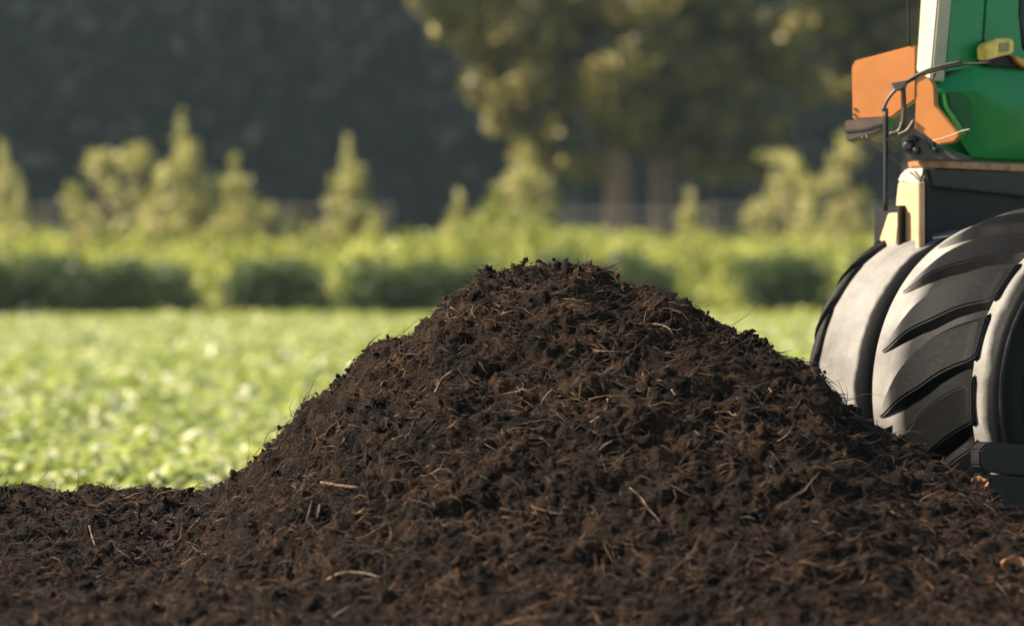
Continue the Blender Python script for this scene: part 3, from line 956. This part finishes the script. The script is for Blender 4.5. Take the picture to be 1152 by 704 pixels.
def wheel(center_far, width, nl, lug_from, lug_to, pale, R=R0, ring=False):
    """lathe tyre around AX starting at the far side; returns wheel object"""
    c0 = center_far
    def P(s, r, a): return c0 + AX * s + (FW * math.cos(a) + UP * math.sin(a)) * r
    hub = empty('wheel', (0, 0, 0)); hub.parent = tr; PW[hub.name] = PW[tr.name].copy()
    hub.location = (0, 0, 0)
    n = 160
    Rc = R - 0.045
    prof = [(0.045, R * .52), (0.0, R * .60), (-0.02, R * .74), (-0.005, R * .87), (0.022, Rc * .978), (0.06, Rc * .998), (width * .3, Rc + .012), (width * .45, Rc + .012), (width * .65, Rc + (-.014 if ring else .012)),
            *([(width - .13, Rc - .060), (width - .105, Rc - .028), (width - .045, Rc - .046)] if ring else [(width - .075, Rc * .995)]), (width - .015, Rc * (.925 if ring else .975)), (width + .005, R * .87), (width + .02, R * .74), (width, R * .60), (width - .045, R * .52)]
    mb = MB(); vs = []
    for (s, r) in prof:
        for k in range(n): vs.append(P(s, r, 2 * math.pi * k / n))
    m = len(prof)
    fs = [(i * n + k, i * n + (k + 1) % n, (i + 1) * n + (k + 1) % n, (i + 1) * n + k) for i in range(m - 1) for k in range(n)]
    mb.add(vs, fs, True)
    tyre = mb.build('tyre', M[pale], hub)
    if ring:
        for rr in (.66, .70, .86):
            rv = [P(width + .012 + q_ * .010, R * (rr + w_ - .02), 2 * math.pi * k / n) for (w_, q_) in ((-.012, 0), (-.006, 1), (.006, 1), (.012, 0)) for k in range(n)]
            m2 = MB(); m2.add(rv, [(i * n + k, i * n + (k + 1) % n, (i + 1) * n + (k + 1) % n, (i + 1) * n + k) for i in range(3) for k in range(n)], True)
            m2.build('sidewall_ridge', M['rubber'], hub)
    # lugs: curved bars sweeping across the tread, proud of the carcass
    lg = MB()
    for j in range(nl):
        a0 = 2 * math.pi * j / nl
        steps = 20
        rings = []
        for q in range(steps + 1):
            t = q / steps
            s = lug_from + (lug_to - lug_from) * t
            a = a0 - 0.50 * (1 - t) ** 1.25            # sweep
            hw = (0.012 + 0.172 * min(1, t * 1.9) ** 0.75) * (2 * math.pi / nl) / 0.40
            hgt = 0.046 * min(1, 0.2 + t * 2.6) * (1 - .5 * t ** 3)
            rb = np.interp(s, [p[0] for p in prof[3:-4]], [p[1] for p in prof[3:-4]]) - 0.006
            edge = 1.0 if s < width - .05 else 0.985
            rt = (rb + 0.006 + hgt) * edge
            rings.append([P(s, rb, a - hw), P(s, rt, a - hw * .72), P(s, rt, a + hw * .62), P(s, rb, a + hw)])
        vs = [v for r in rings for v in r]
        fs = [(i * 4 + k, i * 4 + k + 1, (i + 1) * 4 + k + 1, (i + 1) * 4 + k) for i in range(steps) for k in range(3)]
        fs += [(0, 1, 2, 3), tuple(steps * 4 + k for k in (3, 2, 1, 0))]
        lg.add(vs, fs)
    lo = lg.build('tread_lugs', M['dust_shade_lug' if ring else 'rubber'], hub, bevel=0.012)
    return hub, P


# outer wheel: dusty rubber, painted as lit on its inner part and shaded outwards
wB = 0.80
cBf = Bn - AX * wB
M['dust_shade'] = dust_shade_mat()
M['dust_shade_lug'] = dust_shade_mat(((0.11, 0), (0.18, .4), (0.26, .95), (0.32, 1), (0.9, 1)), spec=.07)
hubB, PB = wheel(cBf, wB, 17, 0.09, wB - .085, 'dust_shade', ring=True)
# rim, flange, disc and hub with bolts
mb = MB(); n = 72
for prof in ([(wB - .045, R0 * .54), (wB + .0, R0 * .565), (wB + .014, R0 * .54), (wB + .0, R0 * .50), (wB - .06, R0 * .47), (wB - .20, R0 * .45), (wB - .26, R0 * .40), (wB - .22, R0 * .22), (wB - .16, R0 * .17), (wB - .16, 0.001)],):
    vs = [PB(s, r, 2 * math.pi * k / n) for (s, r) in prof for k in range(n)]
    mb.add(vs, [(i * n + k, i * n + (k + 1) % n, (i + 1) * n + (k + 1) % n, (i + 1) * n + k) for i in range(len(prof) - 1) for k in range(n)], True)
mb.build('rim', M['rim'], hubB)
for k in range(8):
    a = 2 * math.pi * k / 8; c = PB(wB - .18, .13 + .11 * R0, a)
    mb = MB(); mb.tube([c - AX * .02, c + AX * .03], .014, 6); mb.build('bolt', M['grey_metal'], hubB)

# inner wheel of the pair
wA = 0.41
cAf = Bn - AX * (wB + .10 + wA)
M['dust_shade_inner'] = dust_shade_mat(((0.04, 1), (0.07, 0), (0.375, 0), (0.395, 1), (0.6, 1)), wB + .10 + wA)  # shade of the gap between the wheels painted dark along the near edge
hubA, PA = wheel(cAf, wA, 17, 0.02, 0.09, 'dust_shade_inner', R=0.81)
mb = MB()
vs = [PA(s, r, 2 * math.pi * k / n) for (s, r) in ((0.03, R0 * .56), (0.05, R0 * .4), (wA * .5, R0 * .2), (wA * .5, 0.001)) for k in range(n)]
mb.add(vs, [(i * n + k, i * n + (k + 1) % n, (i + 1) * n + (k + 1) % n, (i + 1) * n + k) for i in range(3) for k in range(n)], True)
mb.build('rim', M['grey_metal'], hubA)
mb = MB(); mb.tube([cAf - AX * .8, Bn - AX * .14], .09, 16); mb.build('axle', M['grey_metal'], tr)

# body planes.  side plane: through S0, normal AX.  nose plane: from corner, turned to the left
S0 = Bn - AX * (wB + .18)


def on_plane(px, py, p0=S0, nrm=AX, push=0.0):
    """point of a real plane seen at photo pixel (px, py); push moves it out of the plane"""
    d = Vector(((px - 576) / FPX, 1, -(py - HZ) / FPX)); o = Vector((0, 0, CH))
    t = (p0 - o).dot(nrm) / d.dot(nrm)
    return o + d * t + nrm * push


CORN = on_plane(1044, 250)
NF = Vector((-0.80, -0.60, 0)).normalized()            # nose plane normal: faces the sun side
RAYB = Vector((0.24, 0.97, 0)).normalized()            # hidden far flank direction


def side_poly(name, pts, mat, push, depth, parent=tr, bevel=0.006, nrm=AX, p0=S0):
    q = [on_plane(a, b, p0, nrm, push) for a, b in pts]
    mb = MB(); mb.prism(q, -nrm * depth); return mb.build(name, M[mat], parent, bevel)


def nose_poly(name, pts, mat, push=0.0, depth=0.05, bevel=0.006, parent=tr):
    return side_poly(name, pts, mat, push, depth, parent, bevel, NF, CORN)


# black engine / fender housing with recessed opening
side_poly('side_panel', [(1047, 207), (1290, 236), (1290, 500), (1052, 500), (1050, 330)], 'black', -0.05, 0.10, bevel=0.01)
side_poly('top_rail', [(1043, 190), (1290, 203), (1290, 235), (1048, 209)], 'grey_metal', 0.0, 0.20, bevel=0.008)
side_poly('edge_trim', [(1040, 181), (1290, 190), (1290, 200), (1041, 188)], 'copper', 0.012, 0.14, bevel=0.004)
# solid core of the body behind the panels
pl = [on_plane(1047, 250, push=-.07), on_plane(1300, 250, push=-.07)]
L1 = pl[0] + RAYB * 0.9; L2 = pl[1] + RAYB * 0.9
mb = MB(); mb.hexa([Vector((*p.xy, 0.62)) for p in (pl[0], pl[1], L2, L1)] + [Vector((*p.xy, 1.80)) for p in (pl[0], pl[1], L2, L1)])
mb.build('chassis', M['black'], tr, .01)

# cream post on the nose, with curved white cap and a bracket beside it
nose_poly('corner_post', [(1007, 222), (1009, 204), (1037, 200), (1037, 300), (1002, 330), (1004, 260)], 'cream', 0.0, 0.07, .012)
nose_poly('post_cap', [(1008, 205), (1014, 193), (1026, 187), (1041, 186), (1040, 196), (1036, 206), (1033, 210)], 'white', 0.004, 0.09, .012)
side_poly('corner_strip', [(1041, 206), (1047, 203), (1050, 290), (1048, 330), (1041, 310)], 'black', 0.004, 0.03, bevel=.004)
side_poly('corner_strip', [(1033, 206), (1040, 204), (1040, 300), (1033, 310)], 'cream', 0.006, 0.03, bevel=.004)
nose_poly('bracket', [(988, 233), (1019, 231), (1019, 296), (1008, 300), (990, 300), (986, 300)], 'black', 0.025, 0.03, .004)
nose_poly('bracket_face', [(1004, 240), (1017, 239), (1012, 294), (1000, 302), (989, 302), (993, 274)], 'cream', 0.034, 0.03, .005)
nose_poly('bracket_edge', [(1017, 232), (1020, 232), (1020, 292), (1014, 299), (1012, 294), (1017, 280)], 'grey_metal', 0.05, 0.02, .003)
mb = MB(); c = nc = on_plane(1019, 287, CORN, NF, .05); mb.tube([c, c + NF * .02], .014, 8); mb.build('bolt', M['grey_metal'], tr)
mb = MB(); mb.tube([on_plane(978, 299, CORN, NF, .05), on_plane(978, 290, CORN, NF, .05)], .003, 5); mb.build('pin', M['black'], tr)


# green cab body: faceted lower pod
def V3(px, py, push): return on_plane(px, py, push=push)
g = MB()
p = {'a': V3(1044, 92, -.05), 'b': V3(1088, 74, .03), 'c': V3(1300, 78, .03), 'd': V3(1056, 120, .02), 'd2': V3(1052, 103, .03), 'e': V3(1083, 103, .10), 'f': V3(1152, 152, .10), 'f2': V3(1300, 240, .10),
     'h': V3(1078, 156, .0), 'i': V3(1096, 178, -.02), 'j': V3(1300, 186, -.02)}
K = list(p); ix = {k: i for i, k in enumerate(K)}
def q(*a): return tuple(ix[x] for x in a)
p['f2'] = V3(1300, 176, .06); p['f'] = V3(1158, 155, .10)
g.add([p[k] for k in K], [q('a', 'b', 'e', 'd2'), q('b', 'c', 'f2', 'f', 'e'), q('d2', 'e', 'd'), q('d', 'e', 'h'), q('e', 'f', 'i', 'h'), q('f', 'f2', 'j', 'i')])
# back closure
back = [p[k] + RAYB * .18 for k in ('a', 'b', 'c', 'f2', 'j', 'i', 'h', 'd', 'd2')]
fr = [p[k] for k in ('a', 'b', 'c', 'f2', 'j', 'i', 'h', 'd', 'd2')]
nb = len(fr)
g.add(fr + back, [(i, (i + 1) % nb, (i + 1) % nb + nb, i + nb) for i in range(nb)] + [tuple(range(nb, 2 * nb))])
g.build('lower_cowl', M['green'], tr, .006)
side_poly('cowl_facet', [(1055, 106), (1081, 106), (1084, 146), (1077, 153), (1058, 122)], 'green_dark', .075, .05, bevel=.004)  # shade on the small facet, put in as a darker green
# belt gap
side_poly('belt_seam', [(1046, 80), (1088, 70), (1290, 74), (1290, 80), (1088, 76), (1047, 96)], 'black', .0, .1, bevel=.003)
# upper panels
side_poly('corner_strip', [(1058, -30), (1068, -30), (1060, 80), (1048, 84)], 'green_lit', 0, .06, bevel=.004, nrm=(AX + NF * 1.3).normalized(), p0=on_plane(1064, 30, push=.03))
side_poly('cab_panel', [(1068, -30), (1106, -30), (1099, 76), (1060, 81)], 'green', .026, .12, bevel=.004)
side_poly('cab_panel', [(1109, -30), (1146, -30), (1143, 15), (1147, 55), (1160, 72), (1102, 72)], 'green', .02, .12, bevel=.004)
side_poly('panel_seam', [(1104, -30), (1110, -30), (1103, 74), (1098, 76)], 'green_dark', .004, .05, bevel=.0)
side_poly('door_window', [(1147, -30), (1290, -30), (1290, 74), (1165, 72), (1150, 55), (1145, 20)], 'glass', .012, .05, bevel=.004)
# inner body so that the cab is solid, roof above the frame
pl = [on_plane(1062, 50, push=-.08), on_plane(1300, 50, push=-.08)]
L1 = pl[0] + RAYB * 1.2; L2 = pl[1] + RAYB * 1.2
mb = MB(); mb.hexa([Vector((*p_.xy, 1.84)) for p_ in (pl[0], pl[1], L2, L1)] + [Vector((*p_.xy, 2.76)) for p_ in (pl[0], pl[1], L2, L1)])
mb.build('cab_core', M['green'], tr, .02)
mb = MB(); mb.hexa([Vector((*p_.xy, 2.765)) for p_ in (pl[0], pl[1], L2, L1)] + [Vector((*p_.xy, 2.90)) for p_ in (pl[0], pl[1], L2, L1)])
mb.build('roof', M['white'], tr, .03)
# white pillar
nose_poly('pillar', [(1037, -30), (1058, -30), (1047, 92), (1030, 80)], 'white', .0, .10, .008)
side_poly('pillar_seal', [(1057, -30), (1060, -30), (1050, 84), (1046, 92)], 'black', .02, .06, bevel=.0)
# orange lower wedge
side_poly('orange_wedge', [(1031, 82), (1046, 88), (1051, 97), (1052, 118), (1080, 152), (1073, 160), (1056, 163), (1041, 152), (1029, 146)], 'orange', 0, .10, bevel=.006, nrm=Vector((-0.35, -0.94, 0)).normalized(), p0=on_plane(1042, 120, CORN, NF, .16))
# orange box and its tray
OY = Vector((-0.35, -0.94, 0)).normalized()
BX = on_plane(1000, 100, CORN, NF, .1)
side_poly('signal_board', [(958, 78), (959, 71), (963, 68), (1031, 50), (1031, 112), (1003, 133), (959, 135)], 'orange', .0, .05, bevel=.009, nrm=OY, p0=BX)
side_poly('board_tray', [(951, 136), (1001, 132), (999, 143), (984, 151), (953, 160)], 'brown_plastic', .02, .14, bevel=.006, nrm=OY, p0=BX)
side_poly('tray_lip', [(951, 147), (975, 144), (1000, 136), (1000, 139), (976, 147), (952, 150)], 'plastic', .026, .01, bevel=.002, nrm=OY, p0=BX)
for (a, b) in ((962, 123), (961, 129)):
    mb = MB(); c = on_plane(a, b, BX, OY, .0); mb.tube([c, c + OY * .008], .007, 6); mb.build('bolt', M['brown_plastic'], tr)


def NP(px, py, push=.14): return on_plane(px, py, BX, OY, push)
def pipe(name, pts, r, mat='plastic', push=.14, n=8):
    ps = [NP(a, b, push) for a, b in pts]
    fine = []
    m = len(ps)
    for i in range(m - 1):
        p0, p1, p2, p3 = ps[max(i - 1, 0)], ps[i], ps[i + 1], ps[min(i + 2, m - 1)]
        for t in (0, .25, .5, .75):
            fine.append(.5 * ((2 * p1) + (p2 - p0) * t + (2 * p0 - 5 * p1 + 4 * p2 - p3) * t * t + (3 * p1 - p0 - 3 * p2 + p3) * t ** 3))
    fine.append(ps[-1])
    mb = MB(); mb.tube(fine, r, n); return mb.build(name, M[mat], tr)


pipe('mirror_pole', [(1003, 124), (1003, 180), (1003, 238)], .013, 'grey_metal')
pipe('pole', [(1023, 96), (1024, 125), (1022, 152)], .013, 'plastic', .16)
pipe('antenna', [(1023, 52), (1022, 20), (1021, -30)], .0065, 'black', .0)
pipe('hose', [(1002, 128), (1008, 114), (1020, 101), (1040, 88), (1062, 79), (1090, 73)], .009, 'plastic', .19)
pipe('hose', [(1012, 104), (1024, 98), (1042, 89), (1064, 81), (1090, 76), (1120, 74)], .007, 'plastic', .17)
pipe('cable', [(974, 155), (984, 162), (996, 172), (1010, 180), (1018, 186)], .005, 'plastic', .10)
pipe('cable', [(980, 154), (992, 165), (1002, 172)], .007, 'plastic', .12)
pipe('cable', [(1006, 158), (1012, 164), (1018, 163)], .003, 'grey_metal', .16)
pipe('lever', [(1020, 154), (1030, 149), (1037, 138)], .010, 'brown_plastic', .2)
pipe('lever', [(1010, 153), (1020, 150), (1024, 140)], .012, 'plastic', .19)
pipe('wire', [(1058, 161), (1075, 156), (1090, 150), (1099, 148)], .0028, 'white', .2, 5)
# linkage clutter between pod and housing
mb = MB(); mb.prism([NP(a, b, .14) for a, b in ((1020, 158), (1032, 152), (1045, 158), (1054, 170), (1060, 166), (1080, 172), (1098, 178), (1098, 183), (1030, 181), (1021, 172))], OY * -.08)
mb.build('hinge_block', M['plastic'], tr, .008)
for (a, b, r) in ((1029, 166, .030), (1038, 171, .018), (1036, 158, .016), (1059, 170, .014)):
    mb = MB(); c = NP(a, b, .16); mb.tube([c - OY * .03, c - OY * .01, c + OY * .015, c + OY * .02], [r, r, r * .9, r * .5], 12); mb.build('joint', M['grey_metal'], tr)
mb = MB(); c = NP(1017, 99, .2); mb.prism([NP(a, b, .21) for a, b in ((1012, 97), (1029, 94), (1029, 101), (1019, 106), (1015, 103))], OY * -.03); mb.build('clamp', M['plastic'], tr, .004)

# step in front of the outer wheel, on a bracket reaching in from the right
SP = Bn + AX * .10
side_poly('step', [(1103, 506), (1112, 497), (1290, 512), (1290, 545), (1108, 531), (1103, 524)], 'black', .0, .07, bevel=.008, p0=SP)
side_poly('step_side', [(1105, 533), (1290, 547), (1290, 700), (1112, 690)], 'black', -.012, .05, bevel=.006, p0=SP)
side_poly('step_hanger', [(1262, 120), (1290, 120), (1290, 520), (1262, 518)], 'grey_metal', .0, .05, bevel=.006, p0=SP)

# marker lamp
side_poly('lamp_bracket', [(1093, 68), (1120, 62), (1143, 70), (1150, 80), (1100, 75)], 'black', .07, .06, bevel=.004)
lamp = side_poly('marker_lamp', [(1090, 54), (1094, 51), (1104, 46), (1119, 45), (1123, 49), (1122, 62), (1106, 66), (1091, 70)], 'lens', .12, .07, bevel=.008)
side_poly('reflector', [(1105, 51), (1116, 50), (1116, 60), (1105, 61)], 'lens_dark', .126, .01, parent=lamp, bevel=.002)
side_poly('lamp_arm', [(1124, 64), (1142, 70), (1143, 76), (1138, 78), (1130, 72)], 'amber', .10, .03, bevel=.004)


# ------------------------------------------------------------------ air
def haze():
    m = bpy.data.materials.new('haze'); m.use_nodes = True
    n = m.node_tree; n.nodes.clear()
    out = n.nodes.new('ShaderNodeOutputMaterial'); v = n.nodes.new('ShaderNodeVolumePrincipled')
    v.inputs['Density'].default_value = 0.00019
    v.inputs['Color'].default_value = (0.66, 0.90, 1.0, 1)
    v.inputs['Anisotropy'].default_value = 0.1
    n.links.new(v.outputs[0], out.inputs['Volume'])
    mb = MB(); mb.hexa([(-440, -30, -1), (440, -30, -1), (440, 620, -1), (-440, 620, -1), (-440, -30, 130), (440, -30, 130), (440, 620, 130), (-440, 620, 130)])
    o = mb.build('haze', m); tag(o, 'thin pale blue haze in the air', 'haze', None, 'stuff')
haze()
